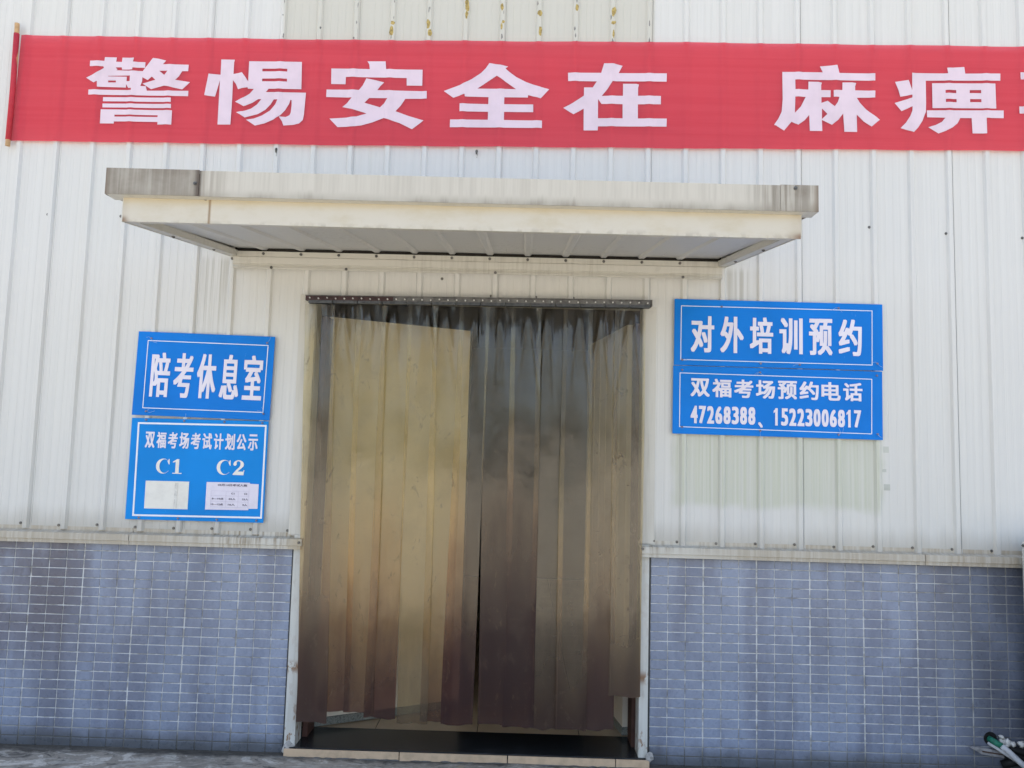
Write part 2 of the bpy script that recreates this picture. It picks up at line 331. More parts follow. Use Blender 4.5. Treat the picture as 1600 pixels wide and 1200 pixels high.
# ------------------------------------------------------------------ mesh helpers
def mesh(name, V, F, mat, smooth=False):
    me = bpy.data.meshes.new(name); me.from_pydata([tuple(v) for v in V], [], F); me.update()
    if mat: me.materials.append(mat)
    if smooth:
        for p in me.polygons: p.use_smooth = True
    return me
def link(name, data, parent=None, loc=None, rot=None, **kw):
    o = bpy.data.objects.new(name, data); COL.objects.link(o)
    if parent: o.parent = parent
    if loc is not None: o.location = loc
    if rot is not None: o.rotation_euler = rot
    for k, v in kw.items(): o[k] = v
    return o
def thing(name, label, cat, loc=(0, 0, 0), rot=(0, 0, 0), group=None):
    o = link(name, None, None, loc, rot, label=label, category=cat); o.empty_display_size = .1
    if group: o['group'] = group
    return o
class B:
    def __init__(s): s.V = []; s.F = []
    def box(s, x0, x1, y0, y1, z0, z1):
        i = len(s.V)
        s.V += [(x0, y0, z0), (x1, y0, z0), (x1, y1, z0), (x0, y1, z0), (x0, y0, z1), (x1, y0, z1), (x1, y1, z1), (x0, y1, z1)]
        s.F += [(i, i+3, i+2, i+1), (i+4, i+5, i+6, i+7), (i, i+1, i+5, i+4), (i+1, i+2, i+6, i+5), (i+2, i+3, i+7, i+6), (i+3, i, i+4, i+7)]
        return s
    def prism(s, poly, a0, a1, axis='x'):
        # poly in the plane across the axis; x: (y,z)  y: (x,z)  z: (x,y)
        i = len(s.V); n = len(poly)
        for a in (a0, a1):
            for p, q in poly:
                s.V.append({'x': (a, p, q), 'y': (p, a, q), 'z': (p, q, a)}[axis])
        s.F.append(tuple(range(i, i+n))); s.F.append(tuple(range(i+2*n-1, i+n-1, -1)))
        for k in range(n): s.F.append((i+k, i+n+k, i+n+(k+1) % n, i+(k+1) % n))
        return s
    def cyl(s, c, r, d0, d1, axis='y', n=10, r2=None):
        i = len(s.V); r2 = r if r2 is None else r2
        for d, rr in ((d0, r), (d1, r2)):
            for k in range(n):
                a = 2*math.pi*k/n; u, v = rr*math.cos(a), rr*math.sin(a)
                s.V.append((c[0]+u, d, c[1]+v) if axis == 'y' else ((d, c[0]+u, c[1]+v) if axis == 'x' else (c[0]+u, c[1]+v, d)))
        s.F.append(tuple(range(i, i+n))); s.F.append(tuple(range(i+2*n-1, i+n-1, -1)))
        for k in range(n): s.F.append((i+k, i+n+k, i+n+(k+1) % n, i+(k+1) % n))
        return s
    def tube(s, pts, r, n=8):
        pts = [Vector(p) for p in pts]; i0 = len(s.V); rs = r if isinstance(r, (list, tuple)) else [r]*len(pts)
        for j, p in enumerate(pts):
            t = (pts[min(j+1, len(pts)-1)] - pts[max(j-1, 0)]).normalized()
            a = t.cross(Vector((0, 0, 1)));  a = a if a.length > .05 else t.cross(Vector((0, 1, 0))); a.normalize(); b = t.cross(a)
            for k in range(n):
                g = 2*math.pi*k/n; s.V.append(tuple(p + a*rs[j]*math.cos(g) + b*rs[j]*math.sin(g)))
        for j in range(len(pts)-1):
            for k in range(n):
                s.F.append((i0+j*n+k, i0+j*n+(k+1) % n, i0+(j+1)*n+(k+1) % n, i0+(j+1)*n+k))
        s.F.append(tuple(range(i0, i0+n))[::-1]); e = i0+(len(pts)-1)*n; s.F.append(tuple(range(e, e+n)))
        return s
    def blob(s, c, r, seed=0, n=7, flat=.3):
        i = len(s.V); rnd = random.Random(seed); st = 5
        for a in range(st+1):
            ph = math.pi*a/st
            for k in range(n):
                th = 2*math.pi*k/n; q = 1 + rnd.uniform(-.28, .28)
                s.V.append((c[0]+r[0]*q*math.sin(ph)*math.cos(th), c[1]+r[1]*q*math.sin(ph)*math.sin(th), c[2]+r[2]*q*math.cos(ph)))
        for a in range(st):
            for k in range(n): s.F.append((i+a*n+k, i+a*n+(k+1) % n, i+(a+1)*n+(k+1) % n, i+(a+1)*n+k))
        return s
    def build(s, name, mat, parent=None, smooth=False, fix=True, **kw):
        me = mesh(name, s.V, s.F, mat, smooth)
        if fix:
            import bmesh
            bm = bmesh.new(); bm.from_mesh(me); bmesh.ops.recalc_face_normals(bm, faces=bm.faces); bm.to_mesh(me); bm.free()
        return link(name, me, parent, **kw)
def bevel(o, w=.002, seg=2):
    md = o.modifiers.new('bevel', 'BEVEL'); md.width = w; md.segments = seg; md.limit_method = 'ANGLE'; md.angle_limit = .7
    return o

# ------------------------------------------------------------------ text
_tc = {}
def glyphs(txt):
    """triangulated outline of txt in Blender's built-in font -> (verts2d, faces)"""
    if txt in _tc: return _tc[txt]
    cu = bpy.data.curves.new('t', 'FONT'); cu.body = txt; cu.size = 1; cu.resolution_u = 4
    o = bpy.data.objects.new('t', cu); COL.objects.link(o); bpy.context.view_layer.update()
    me = bpy.data.meshes.new_from_object(o.evaluated_get(bpy.context.evaluated_depsgraph_get()))
    V = [(v.co.x, v.co.y) for v in me.vertices]; F = [tuple(p.vertices) for p in me.polygons]
    bpy.data.objects.remove(o); bpy.data.curves.remove(cu); bpy.data.meshes.remove(me)
    _tc[txt] = (V, F); return V, F
def letters(name, txt, quad, mat, parent, wx=0.0, wz=0.0, y=-.002, rings=1, fn=None):
    """letter shapes fitted into the quad (x0,x1,z0,z1); wx, wz thicken the strokes sideways and up-down"""
    V, F = glyphs(txt); xs = [v[0] for v in V]; zs = [v[1] for v in V]
    a, b, c, d = min(xs), max(xs), min(zs), max(zs)
    x0, x1, z0, z1 = quad; x0 += wx; x1 -= wx; z0 += wz; z1 -= wz
    offs = [(0, 0)]
    if wx or wz:
        for k in range(8):
            t = math.pi*k/4; kx = max(-1, min(1, 1.4*math.cos(t))); kz = max(-1, min(1, 1.4*math.sin(t)))
            offs.append((kx*wx, kz*wz))
            if rings > 1: offs.append((kx*wx*.5, kz*wz*.5))
    VV, FF = [], []
    for j, (ox, oz) in enumerate(offs):
        i = len(VV)
        for px, pz in V:
            X = x0+(px-a)/(b-a)*(x1-x0)+ox; Zc = z0+(pz-c)/(d-c)*(z1-z0)+oz
            if fn: X, Yc, Zc = fn(X, Zc)
            else: Yc = y
            VV.append((X, Yc - j*.00006, Zc))
        FF += [tuple(i+q for q in f) for f in F]
    return link(name, mesh(name, VV, FF, mat), parent)

# ------------------------------------------------------------------ the metal wall
P = .22247; X0 = -2.52709
OPX0, OPX1, OPZ = -.965, 1.065, 2.577
WT = 6.2
wall = thing('metal_clad_building', 'off white ribbed metal sheet building wall around the curtained doorway', 'building')
def rib_profile(k):
    c = X0 + k*P
    return [(c-.022, 0), (c-.011, -.016), (c+.011, -.016), (c+.022, 0)]
def wall_panel(m):
    xa = X0 + (4*m)*P + .0235; xb = X0 + (4*m+4)*P + .0235
    prof = [(xa, -.0025), (xa+.006, -.0025), (xa+.0065, 0)] if True else []
    for k in range(4*m+1, 4*m+5):
        c0 = X0 + (k-1)*P
        for g in (.3, .5, .7):                      # shallow stiffening grooves between ribs
            gx = c0 + g*P
            if gx > xa + .012: prof += [(gx-.0018, 0), (gx, .0012), (gx+.0018, 0)]
        prof += rib_profile(k)
    prof.append((xb, 0))
    pts = []
    for i in range(len(prof)-1):
        pts.append(prof[i])
        (x_, y_), (x2, y2) = prof[i], prof[i+1]
        for cut in (OPX0, OPX1):
            if x_ < cut < x2: pts.append((cut, y_ + (y2-y_)*(cut-x_)/(x2-x_)))
    pts.append(prof[-1])
    V, F = [], []
    for i in range(len(pts)-1):
        (x_, y_), (x2, y2) = pts[i], pts[i+1]; mid = (x_+x2)/2
        zb = OPZ if OPX0 < mid < OPX1 else 1.20
        j = len(V); V += [(x_, y_, zb), (x2, y2, zb), (x2, y2, WT), (x_, y_, WT)]; F.append((j, j+1, j+2, j+3))
    me = mesh('wall_panel', V, F, PANEL)
    o = link('wall_panel', me, wall)
    return o
for m in range(-3, 10): wall_panel(m)
# inner liner, behind the sheet, with the doorway left open
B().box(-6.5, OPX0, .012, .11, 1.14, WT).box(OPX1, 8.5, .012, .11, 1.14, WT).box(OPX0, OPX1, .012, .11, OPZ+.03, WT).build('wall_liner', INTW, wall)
# roof and the other sides of the building, which keep the sun off the yard side
B().box(-6.6, 8.6, -.12, 11, WT, WT+.12).build('roof', ROOFM, wall)
B().box(-6.5, -6.4, .115, 10.9, 0, WT-.003).box(8.4, 8.5, .115, 10.9, 0, WT-.003).box(-6.39, 8.39, 10.8, 10.9, 0, WT-.003).build('far_wall', INTW, wall)
def screw(parent, x, z, y=0, r=.0085, name='screw'):
    return link(name, SCREW, parent, (x, y, z), None)
SCREW = mesh('screw', *(lambda b: (b.V, b.F))(B().cyl((0, 0), .0085, .001, -.0025, n=10).cyl((0, 0), .005, -.0026, -.007, n=6)), STEEL)
for k in range(-6, 30):
    xk = X0 + k*P - .032
    if OPX0-.06 < xk < OPX1+.1: continue
    screw(wall, xk, 1.222 + random.Random(k).uniform(-.004, .006))
for x, z in [(-2.546, 3.051), (-2.106, 3.05), (2.34, 3.085), (2.789, 3.057), (3.233, 3.041), (-1.01, 1.225), (1.09, 1.225), (-.171, 2.716), (-.745, 2.62), (-.523, 2.62), (-.309, 2.62), (-.087, 2.62), (.122, 2.62), (.384, 2.62), (.604, 2.62), (.824, 2.62)]:
    screw(wall, x, z)
# corner flashings beside the doorway (above the sill)
for x0_, x1_, xin in ((-1.062, OPX0, -.925), (OPX1, 1.172, 1.03)):
    pass
B().box(-.998, -.905, -.0185, -.0165, 1.206, 2.60).box(-.9985, -.9965, -.0164, .0, 1.206, 2.60).build('door_flashing', TRIM, wall)
B().box(1.018, 1.092, -.0065, -.0035, 1.209, 2.575).box(1.0895, 1.0915, -.0034, .0, 1.21, 2.575).build('door_flashing', TRIM, wall)
B().box(-.904, 1.017, -.0185, -.0165, 2.572, 2.592).build('head_flashing', TRIM, wall)
# flashing strip right under the canopy
fl = B(); fl.prism([(-.024, 2.745), (-.034, 2.752), (-.026, 2.7705), (-.036, 2.775), (-.040, 2.812), (-.033, 2.817), (-.033, 2.848), (-.022, 2.848), (-.022, 2.745)], -1.403, 1.468)
fl.build('canopy_flashing', TRIM, wall)
B().box(-1.40, 1.465, -.020, -.0205+.002, 2.8485, 2.90).build('gap_shade_strip', DARKJ, wall)  # added dark strip painted as the shaded gap between flashing and soffit
for x in (-1.175, -.733, .144, 1.24): screw(wall, x, 2.752, -.034)
# glue and scuffs left on the ribs above the banner
gl = B(); gs = B(); R = random.Random(5)
for k in range(6, 17):
    c = X0 + k*P
    for i in range(7):
        z = 4.18 + R.random()*.30
        if k in (9, 10, 11, 12, 13, 14, 15) and R.random() < .38: gl.blob((c+R.uniform(-.008, .008), -.0158, z), (R.uniform(.007, .015), .002, R.uniform(.010, .030)), R.random())
        elif R.random() < .55: gs.blob((c+R.uniform(-.014, .008), -.0158, z), (R.uniform(.002, .006), .0015, R.uniform(.004, .02)), R.random())
for x, z in ((-1.19, 3.462), (.011, 3.478), (-1.2, 4.29), (-.73, 3.03)): 
    pass
gl.build('glue_residue', GLUE, wall, kind='stuff'); gs.build('paint_scuff', GLUEG, wall, kind='stuff')
for x, z in ((-1.19, 3.470), (.011, 3.485)):
    d = B(); d.blob((x, -.019, z), (.008, .004, .014), 3)
    d.tube([(x, -.019, z), (x+.005, -.021, z-.018), (x+.002, -.019, z-.036)], .0016, 5)
    d.build('wire_stub', DOWNT, wall)
OLDT = mat_plain('old_tape', (.55, .575, .53), .5, .4)
# old tape scraps right of the phone sign
for x, z, w, h in ((2.418, 1.78, .03, .035), (2.405, 1.66, .024, .018), (2.42, 1.565, .035, .035), (-2.31, 1.832, .012, .03)):
    B().box(x-w/2, x+w/2, -.0012, -.0004, z-h/2, z+h/2).build('tape_scrap', OLDT, wall)

# ------------------------------------------------------------------ tiled plinths with sills
TW, TH, PX, PZ = .0938, .0460, .1, .0518
TILEMESH = None
def tile_mesh():
    b = .0025; w, h = TW, TH; yb = 0; yf = -.0035
    V = [(0, yb, 0), (w, yb, 0), (w, yb, h), (0, yb, h), (0, yf+.0012, 0), (w, yf+.0012, 0), (w, yf+.0012, h), (0, yf+.0012, h), (b, yf, b), (w-b, yf, b), (w-b, yf, h-b), (b, yf, h-b)]
    F = [(8, 9, 10, 11)]
    for k in range(4):
        n = (k+1) % 4; F.append((4+k, 4+n, 8+n, 8+k)); F.append((k, n, 4+n, 4+k))
    return V, F
TV, TF = tile_mesh(); TILEMESH = mesh('tile', TV, TF, TILE)
def plinth(label, xs, z_off, sill_cuts, sill_z, side):
    t = thing('tiled_plinth', label, 'wall')
    xa, xb = min(xs), max(xs) + TW
    B().box(xa-(.01 if side < 0 else .001), xb+(.001 if side < 0 else .01), -.0005, .11, 0, sill_z-.004).build('mortar_bed', GROUT, t)
    cells = []; R = random.Random(int(abs(xa)*10))
    for i, x in enumerate(xs):
        for r in range(22):
            z = z_off + r*PZ
            cells.append((abs(x-CX)+abs(z-.6)*.3 + (0 if -2.7 < x < 3.2 else 9), x, z))
    cells.sort(); b = B()
    for j, (_, x, z) in enumerate(cells):
        dx = R.uniform(-.0006, .0006); dz = R.uniform(-.0005, .0005); dy = R.uniform(-.0008, .0002)
        top = sill_z - .01 - z
        if j < 300 and top > TH:
            o = link('tile', TILEMESH, t, (x+dx, dy-.0006, z+dz), (R.uniform(-.012, .012), 0, R.uniform(-.01, .01)))
        else:
            i0 = len(b.V); b.V += [(x+dx+v[0], dy-.0006+v[1], z+dz+min(v[2], top)) for v in TV]; b.F += [tuple(i0+q for q in f) for f in TF]
    b.build('tile_field', TILE, t, kind='stuff')
    # folded sheet-metal sill, in lengths
    for a, c in sill_cuts:
        s_ = B(); zt = sill_z + .062
        s_.prism([(-.002, sill_z+.085), (-.002, zt), (-.052, zt-.008), (-.054, sill_z+.018), (-.046, sill_z+.016), (-.046, sill_z-.004), (-.040, sill_z-.004), (-.040, sill_z+.012), (.002, sill_z+.012), (.002, sill_z+.085)][::-1], a, c)
        s_.build('sill_flashing', SILLM, t)
    return t
def cols(start, direction, n):
    xs = []; x = start
    for i in range(n):
        xs.append(x); x += direction*(PX + (.0025 if i % 3 == 2 else -.0010))
    return sorted(xs)
pl = plinth('blue grey tiled low wall left of the door, under its dirty metal sill', cols(-.975-TW, -1, 34), -.004, [(-4.3, -1.9), (-1.896, -.91)], 1.130, -1)
pr = plinth('blue grey tiled low wall right of the door, with pipe hole low down', cols(1.078, 1, 38), -.002, [(1.004, 2.602), (2.606, 4.8)], 1.142, 1)
screw(pl, -.925, 1.165, -.054); screw(pr, 1.02, 1.185, -.054)

# ------------------------------------------------------------------ ground
g = B(); g.V = [(-60, .0, 0), (60, .0, 0), (60, -80, 0), (-60, -80, 0)]; g.F = [(0, 3, 2, 1)]
N = 80
V, F = [], []
xsg = [-60, -20, -8] + [-4.5 + i*.05 for i in range(200)] + [9, 20, 60]; ysg = [.02, 0, -.03, -.06, -.1, -.15, -.2, -.3, -.45, -.7, -1, -1.5, -2.5, -4, -8, -20, -80]
for y in ysg:
    for x in xsg:
        z = .006*mnoise.noise(Vector((x*1.7, y*2.5, 0))) + .003*mnoise.noise(Vector((x*9, y*9, 3)))
        V.append((x, y, z - .006 + (.004 if y > -.02 else 0)))
nx = len(xsg)
for j in range(len(ysg)-1):
    for i in range(nx-1): F.append((j*nx+i, (j+1)*nx+i, (j+1)*nx+i+1, j*nx+i+1))
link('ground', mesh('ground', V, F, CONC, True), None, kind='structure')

# ------------------------------------------------------------------ threshold and inner floor
th = thing('door_threshold', 'black granite doorstep edged with peach tiles under the strip curtain', 'doorstep')
bevel(B().box(-.955, 1.06, -.034, .284, .012, .040).build('granite_slab', BLACKG, th), .002)
for a, c in ((-.955, -.314), (-.309, .286), (.292, .884), (.889, 1.072)):
    bevel(B().box(a, c, -.046, -.0355, -.012, .034).build('edge_tile', PEACH, th), .0015)
B().box(-.955, 1.07, -.0345, -.01, -.02, .011).build('mortar', GROUT, th)
mt = B()
R = random.Random(9)
for i in range(26):
    x = -.95 + i*.08 + R.uniform(-.03, .03); mt.blob((x, -.050, -.006), (R.uniform(.02, .07), .006, R.uniform(.002, .005)), i)
mt.build('mortar_crumb', GROUT, th, kind='stuff')
fl_ = thing('inside_floor', '', ''); del fl_['label']; del fl_['category']; fl_['kind'] = 'structure'
B().box(-3, 3.4, .285, 6, -.02, .030).build('joint_bed', DARKJ, fl_)
for i in range(-4, 5):
    for j in range(0, 9):
        xa = .1 + (i)*.611; ya = .2855 + j*.611
        B().box(xa+.0025, xa+.6085, ya+.001, ya+.608, .031, .036).build('floor_tile', FLOORT, fl_)
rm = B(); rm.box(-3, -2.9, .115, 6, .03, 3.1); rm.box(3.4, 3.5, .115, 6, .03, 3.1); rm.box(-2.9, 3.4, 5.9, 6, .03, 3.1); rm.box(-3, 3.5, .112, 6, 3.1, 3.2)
rm.build('inside_room', INTW, None, kind='structure')

# ------------------------------------------------------------------ door frame and leaves
df = thing('door_frame', 'white painted steel door frame with rust at its feet', 'door frame')
B().box(-.962, -.902, -.022, .10, .0, 1.205).box(-.962, -.900, -.002, .10, 1.206, 2.60).build('jamb', JAMB, df)
B().box(1.014, 1.0635, -.022, .10, .0, 1.205).box(1.014, 1.064, -.002, .10, 1.206, 2.60).build('jamb', JAMB, df)
B().box(-.899, 1.013, .0, .10, 2.572, 2.60).build('head_bar', JAMB, df)
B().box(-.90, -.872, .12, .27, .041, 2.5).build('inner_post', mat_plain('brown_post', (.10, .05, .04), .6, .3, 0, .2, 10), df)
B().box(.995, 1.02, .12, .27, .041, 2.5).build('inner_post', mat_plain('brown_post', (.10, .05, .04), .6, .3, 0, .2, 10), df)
ft = B(); ft.blob((-.935, -.02, .03), (.035, .02, .04), 2).blob((1.075, -.03, .045), (.022, .018, .028), 6)
ft.build('filler_lump', mat_plain('old_filler', (.45, .44, .42), .8, .2, 0, .2, 50), df)
B().box(-.9745, -.9635, -.0015, .09, .0, 1.128).box(1.0645, 1.0765, -.0015, .09, .0, 1.14).build('joint_shade', LEAFD, df)  # solid dark strips standing in for the shade inside the jamb-to-tile gaps
def door_leaf(label, hinge, ang, w, flip, group=None):
    t = thing('door_leaf', label, 'door', hinge, (0, 0, ang))
    s = flip
    x0_, x1_ = (0, w) if s > 0 else (-w, 0)
    B().box(x0_, x1_, -.018, .018, .060, 2.49).build('panel', LEAFM, t)
    for k in (range(1, 6) if s < 0 else ()):
        xx = x0_ + (x1_-x0_)*k/6
        B().box(xx-.004, xx+.004, -.0205, -.0182, .16, 2.43).build('moulding', LEAFM, t)
    B().box(x0_, x1_, -.021, .021, .012, .058).build('kick_strip', SPECK, t)
    e0, e1 = (x1_, x1_+.014) if s > 0 else (x0_-.014, x0_)
    B().box(e0, e1, -.02, .02, .012, 2.49).build('edge_gasket', LEAFD, t)
    return t
door_leaf('cream door leaf swung inwards behind the left half of the strip curtain', (-.902, .286, .03), math.radians(27.0), .955, 1)
door_leaf('pale door leaf folded wide open behind the right end of the strip curtain', (.985, .30, .03), math.radians(-81), .955, -1)

# ------------------------------------------------------------------ strip curtain
sc = thing('strip_curtain', 'grimy amber plastic strip curtain hanging across the doorway from a steel rail', 'strip curtain')
RZ = lambda x: 2.565 + (x + .955)*.009           # the rail slopes up a touch to the right
def sl_box(x0_, x1_, y0_, y1_, dz0, dz1):
    b = B(); b.box(x0_, x1_, y0_, y1_, 0, 1)
    b.V = [(x, y, RZ(x) + (dz0 if z == 0 else dz1)) for x, y, z in b.V]; return b
r_ = sl_box(-.956, -.445, -.060, -.030, -.006, .019); r_.build('rail', RAILR, sc, label='maroon painted left length of rail')
r_ = sl_box(-.4445, 1.050, -.060, -.030, -.006, .019); r_.build('rail', RAILS, sc, label='bare galvanised length of rail')
sl_box(-.958, 1.056, -.066, -.0145, .0195, .023).build('rail_cap', RAILS, sc)
sl_box(1.051, 1.058, -.068, -.014, -.014, .022).build('rail_end', RAILS, sc)
BM = mesh('bolt', *(lambda b: (b.V, b.F))(B().cyl((0, 0), .0048, 0, -.004, n=8).cyl((0, 0), .004, -.0041, -.010, n=6)), BOLT)
for i in range(40):
    x = -.93 + i*.0503; R = random.Random(i)
    link('bolt', BM, sc, (x, -.0602, RZ(x)+.006+R.uniform(-.003, .002)), (0, R.random(), 0))
n_st = 13; pitch = (1.013+.955-.165)/(n_st-1)
bots = [.185, .245, .245, .215, .195, .205, .195, .200, .195, .185, .19, .19, .375]
soils = [.60, .42, .52, .62, .12, .28, .80, 1.2, 1.15, .55, .55, .65, .40]
films = [.28, .06, .02, .0, .0, .0, .05, .06, .05, .10, .12, .34, .34]
hues = [.6, .9, .7, .8, .1, .7, .9, .7, .7, .3, .4, .8, .4]
rel = [0, .004, -.004, .003, .006, -.006, .002, -.010, .006, .002, 0, -.003, .004]
lean = [.062, .030, .022, -.012, .022, .0, -.030, .022, .010, .004, 0, .0, -.004]
tails = []
for i in range(n_st):
    xc = -.955 + .085 + i*pitch; w = .088 if i not in (6,) else .088
    R = random.Random(40+i)
    front = (i % 2 == 0)
    y0_ = -.052 if front else -.041
    nu, nv = 44, 90; zt = RZ(xc) - .030; zb = bots[i]
    a1, a2, a3, ph = R.uniform(.003, .008), R.uniform(.012, .022), R.uniform(-.3, .3), R.uniform(0, 6)
    sgn = R.choice((-1, 1)); bow = R.uniform(.004, .013)
    ridges = [(a3-.05, -R.uniform(.6, 2.2), R.uniform(.012, .024), R.uniform(.07, .11)), (a3+.08, R.uniform(.5, 2.0), R.uniform(.012, .024), R.uniform(.07, .11)),
              (R.choice((-.55, .5)), R.uniform(-.8, .8), R.uniform(.005, .012), .09)]
    V, F = [], []
    for j in range(nv+1):
        f = (j/nv)**1.5; z = zt + (zb-zt)*f; d = zt - z
        for k in range(nu+1):
            u = -1 + 2*k/nu
            x = xc + lean[i]*min(1, d/2.2) + u*w*(1 - .02*math.sin(3*d+ph))
            env = 1 - math.exp(-d/.06)
            y = y0_ - bow*(1-u*u)*env*1.0
            # buckled folds just under the clamp, fading out downwards
            fold = math.exp(-((u-a3*(1+d))/(.24+d*.5))**2) * math.exp(-d/.22) * env
            y -= a2*fold
            for (uc, du, am, wd) in ridges:
                y -= am*math.exp(-((u-uc-du*d)/(wd+d*.12))**2)*math.exp(-d/.26)*env
            y += .010*math.exp(-((u-a3-.5)/.28)**2)*math.exp(-d/.3)*env + .010*math.exp(-((u-a3+.55)/.25)**2)*math.exp(-d/.25)*env
            y += a1*math.sin(u*2.2+ph+d*.9)*env*.8 + .004*mnoise.noise(Vector((x*8, d*2.4, i*3.1)))*env
            edge = abs(u)**6
            y += sgn*.004*edge*math.sin(d*2+ph)
            y = min(y, -.024 - (.006 if front else 0))
            zz = z + (.004*math.sin(u*3+ph) + .006*mnoise.noise(Vector((x*20, i, 0))) if j == nv else 0)
            V.append((x, y, zz))
    for j in range(nv):
        for k in range(nu):
            q = j*(nu+1)+k; F.append((q, q+nu+1, q+nu+2, q+1))
    me = mesh('curtain_strip', V, F, PVC, True)
    for an, fn_ in (('film', lambda q: films[i]), ('soil', lambda q: soils[i]), ('hue', lambda q: hues[i]), ('across', lambda q: -1 + 2*(q % (nu+1))/nu)):
        at_ = me.attributes.new(an, 'FLOAT', 'POINT'); at_.data.foreach_set('value', [fn_(q) for q in range(len(V))])
    o = link('curtain_strip', me, sc)
for i in range(14):
    xa = -.937 + i*.1437; xb = min(xa+.139, 1.046)
    if xb - xa < .03: continue
    b = sl_box(xa, xb, -.064, -.028, -.023, -.0065); b.build('hanger_plate', PLATE, sc)

# ------------------------------------------------------------------ canopy
cn = thing('door_canopy', 'flat cream metal canopy over the doorway with soot streaked fascia', 'canopy')
DY = -1.2
def canopy_pt(t):  # underside height from wall (t=0) to front (t=1)
    return 2.828 + (2.664-2.828)*t
fz = lambda x: 2.781 + (x+1.5)*(-.0035)
def fbox(x0_, x1_, y0_, y1_, z0_, z1_):
    b = B().box(x0_, x1_, y0_, y1_, z0_, z1_); b.V = [(x, y, z - (x+1.5)*.0035) for x, y, z in b.V]; return b
# front fascia, three lengths with open overlap seams
for a, c, dy in ((-1.489, -1.087, -.004), (-1.0865, 1.392, 0), (1.3925, 1.552, -.003)):
    bb_ = fbox(a, c, DY-.05+dy, DY-.046+dy, 2.7685, 2.881 + (.002 if dy else 0))
    bb_.build('fascia', FASCIA, cn)
    fbox(a, c, DY-.0455+dy, DY+.03, 2.7685, 2.7715).build('fascia_return', TRIM, cn)
for x0_, x1_ in ((-1.489, -1.485), (1.548, 1.552)):
    b = B(); b.prism([(DY-.0455, 2.766 if x0_ < 0 else 2.758), (-.002, 2.925), (-.002, 3.03), (DY-.0455, 2.878 if x0_ < 0 else 2.868)], x0_, x1_); b.build('side_fascia', FASCIA, cn)
# roof sheet
b = B(); b.prism([(DY-.044, 2.856), (-.003, 3.010), (-.003, 3.022), (DY-.044, 2.868)], -1.484, 1.547); b.build('roof_sheet', ROOFM, cn)
# undersides of the overhang at both sides
for x0_, x1_ in ((-1.4845, -1.437), (1.492, 1.5475)):
    b = B(); b.prism([(DY-.04, 2.768), (-.003, 2.927), (-.003, 2.930), (DY-.04, 2.771)], x0_, x1_); b.build('side_return', TRIM, cn)
# lower band
for a, c in ((-1.432, -1.0565), (-1.056, 1.494)):
    fbox(a, c, DY-.004, DY+.0, 2.664, 2.7855).build('front_band', BAND, cn)
for x0_, x1_ in ((-1.436, -1.4325), (1.4945, 1.498)):
    b = B(); b.prism([(DY-.004, 2.662), (-.002, 2.822), (-.002, 2.945), (DY-.004, 2.782)], x0_, x1_); b.build('side_band', TRIM, cn)
# lips of the side bands, folded in under the soffit
for x0_, x1_, xi in ((-1.431, -1.385, 1), (1.448, 1.493, -1)):
    b = B(); b.prism([(DY+.002, 2.6655), (-.003, 2.8235), (-.003, 2.8265), (DY+.002, 2.6685)], x0_, x1_); b.build('edge_lip', TRIM, cn)
    xx = (x1_ if xi > 0 else x0_)
    b = B(); b.prism([(DY+.002, 2.669), (-.003, 2.827), (-.003, 2.858), (DY+.002, 2.700)], xx-.002, xx+.002); b.build('edge_flange', TRIM, cn)
fbox(-1.384, 1.447, DY+.0005, DY+.03, 2.6665, 2.669).build('front_lip', TRIM, cn)
SX0 = -1.226 - .2225
def soffit(a, c):
    prof = [(a, 0)]
    k = 0
    while True:
        x = SX0 + k*.2225; k += 1
        if x > c - .03: break
        if x < a + .03: continue
        prof += [(x-.024, 0), (x-.012, -.011), (x+.012, -.011), (x+.024, 0)]
    prof.append((c, 0)); V, F = [], []
    for y, z in ((DY+.004, 2.692), (-.004, 2.872)):
        for x, dz in prof: V.append((x, y, z+dz))
    n = len(prof)
    for i in range(n-1): F.append((i, i+1, n+i+1, n+i))
    return link('soffit_panel', mesh('soffit_panel', V, F, SOFFIT), cn)
soffit(-1.384, -.68); soffit(-.6795, .21); soffit(.2105, 1.10); soffit(1.1005, 1.447)
for k in range(13):
    x = SX0 + k*.2225
    if -1.38 < x < 1.45: screw(cn, x, 2.834, -.035)
for sx, lab in ((-1.408, 1), (1.470, 1)):
    for t in (.25, .65):
        y = DY*t; o = screw(cn, sx, canopy_pt(t)-.004, y); o.rotation_euler = (math.radians(90), 0, 0)
screw(cn, -1.102, 2.822, DY-.054); screw(cn, -1.075, 2.772, DY-.004); screw(cn, 1.455, 2.858, DY-.053)
screw(cn, -1.408, 2.800, -.036)

# ------------------------------------------------------------------ banner
bn = thing('red_banner', 'long red cloth banner with big pale lettering stretched across the wall', 'banner')
def lin(x, pts):
    for (a, va), (b_, vb) in zip(pts, pts[1:]):
        if x <= b_ or (b_, vb) == pts[-1]: return va + (vb-va)*(x-a)/(b_-a)
ztop = lambda x: lin(x, [(-2.79, 4.157), (-.965, 4.164), (1.21, 4.191), (3.28, 4.204), (6, 4.23)])
zbot = lambda x: lin(x, [(-2.79, 3.493), (-.933, 3.506), (1.21, 3.532), (3.26, 3.561), (6, 3.59)])
def cloth_y(x, z):
    k = (x - X0)/P; d = abs(k - round(k))
    y = -.0265 + .0055*(1-math.exp(-(d/.09)**2))
    y += .0016*mnoise.noise(Vector((x*1.3, 0, z*14))) + .0012*mnoise.noise(Vector((x*7, 5, z*5)))
    return min(y, -.0185 if d > .12 else -.0212)
V, F = [], []; nx, nz = 620, 40
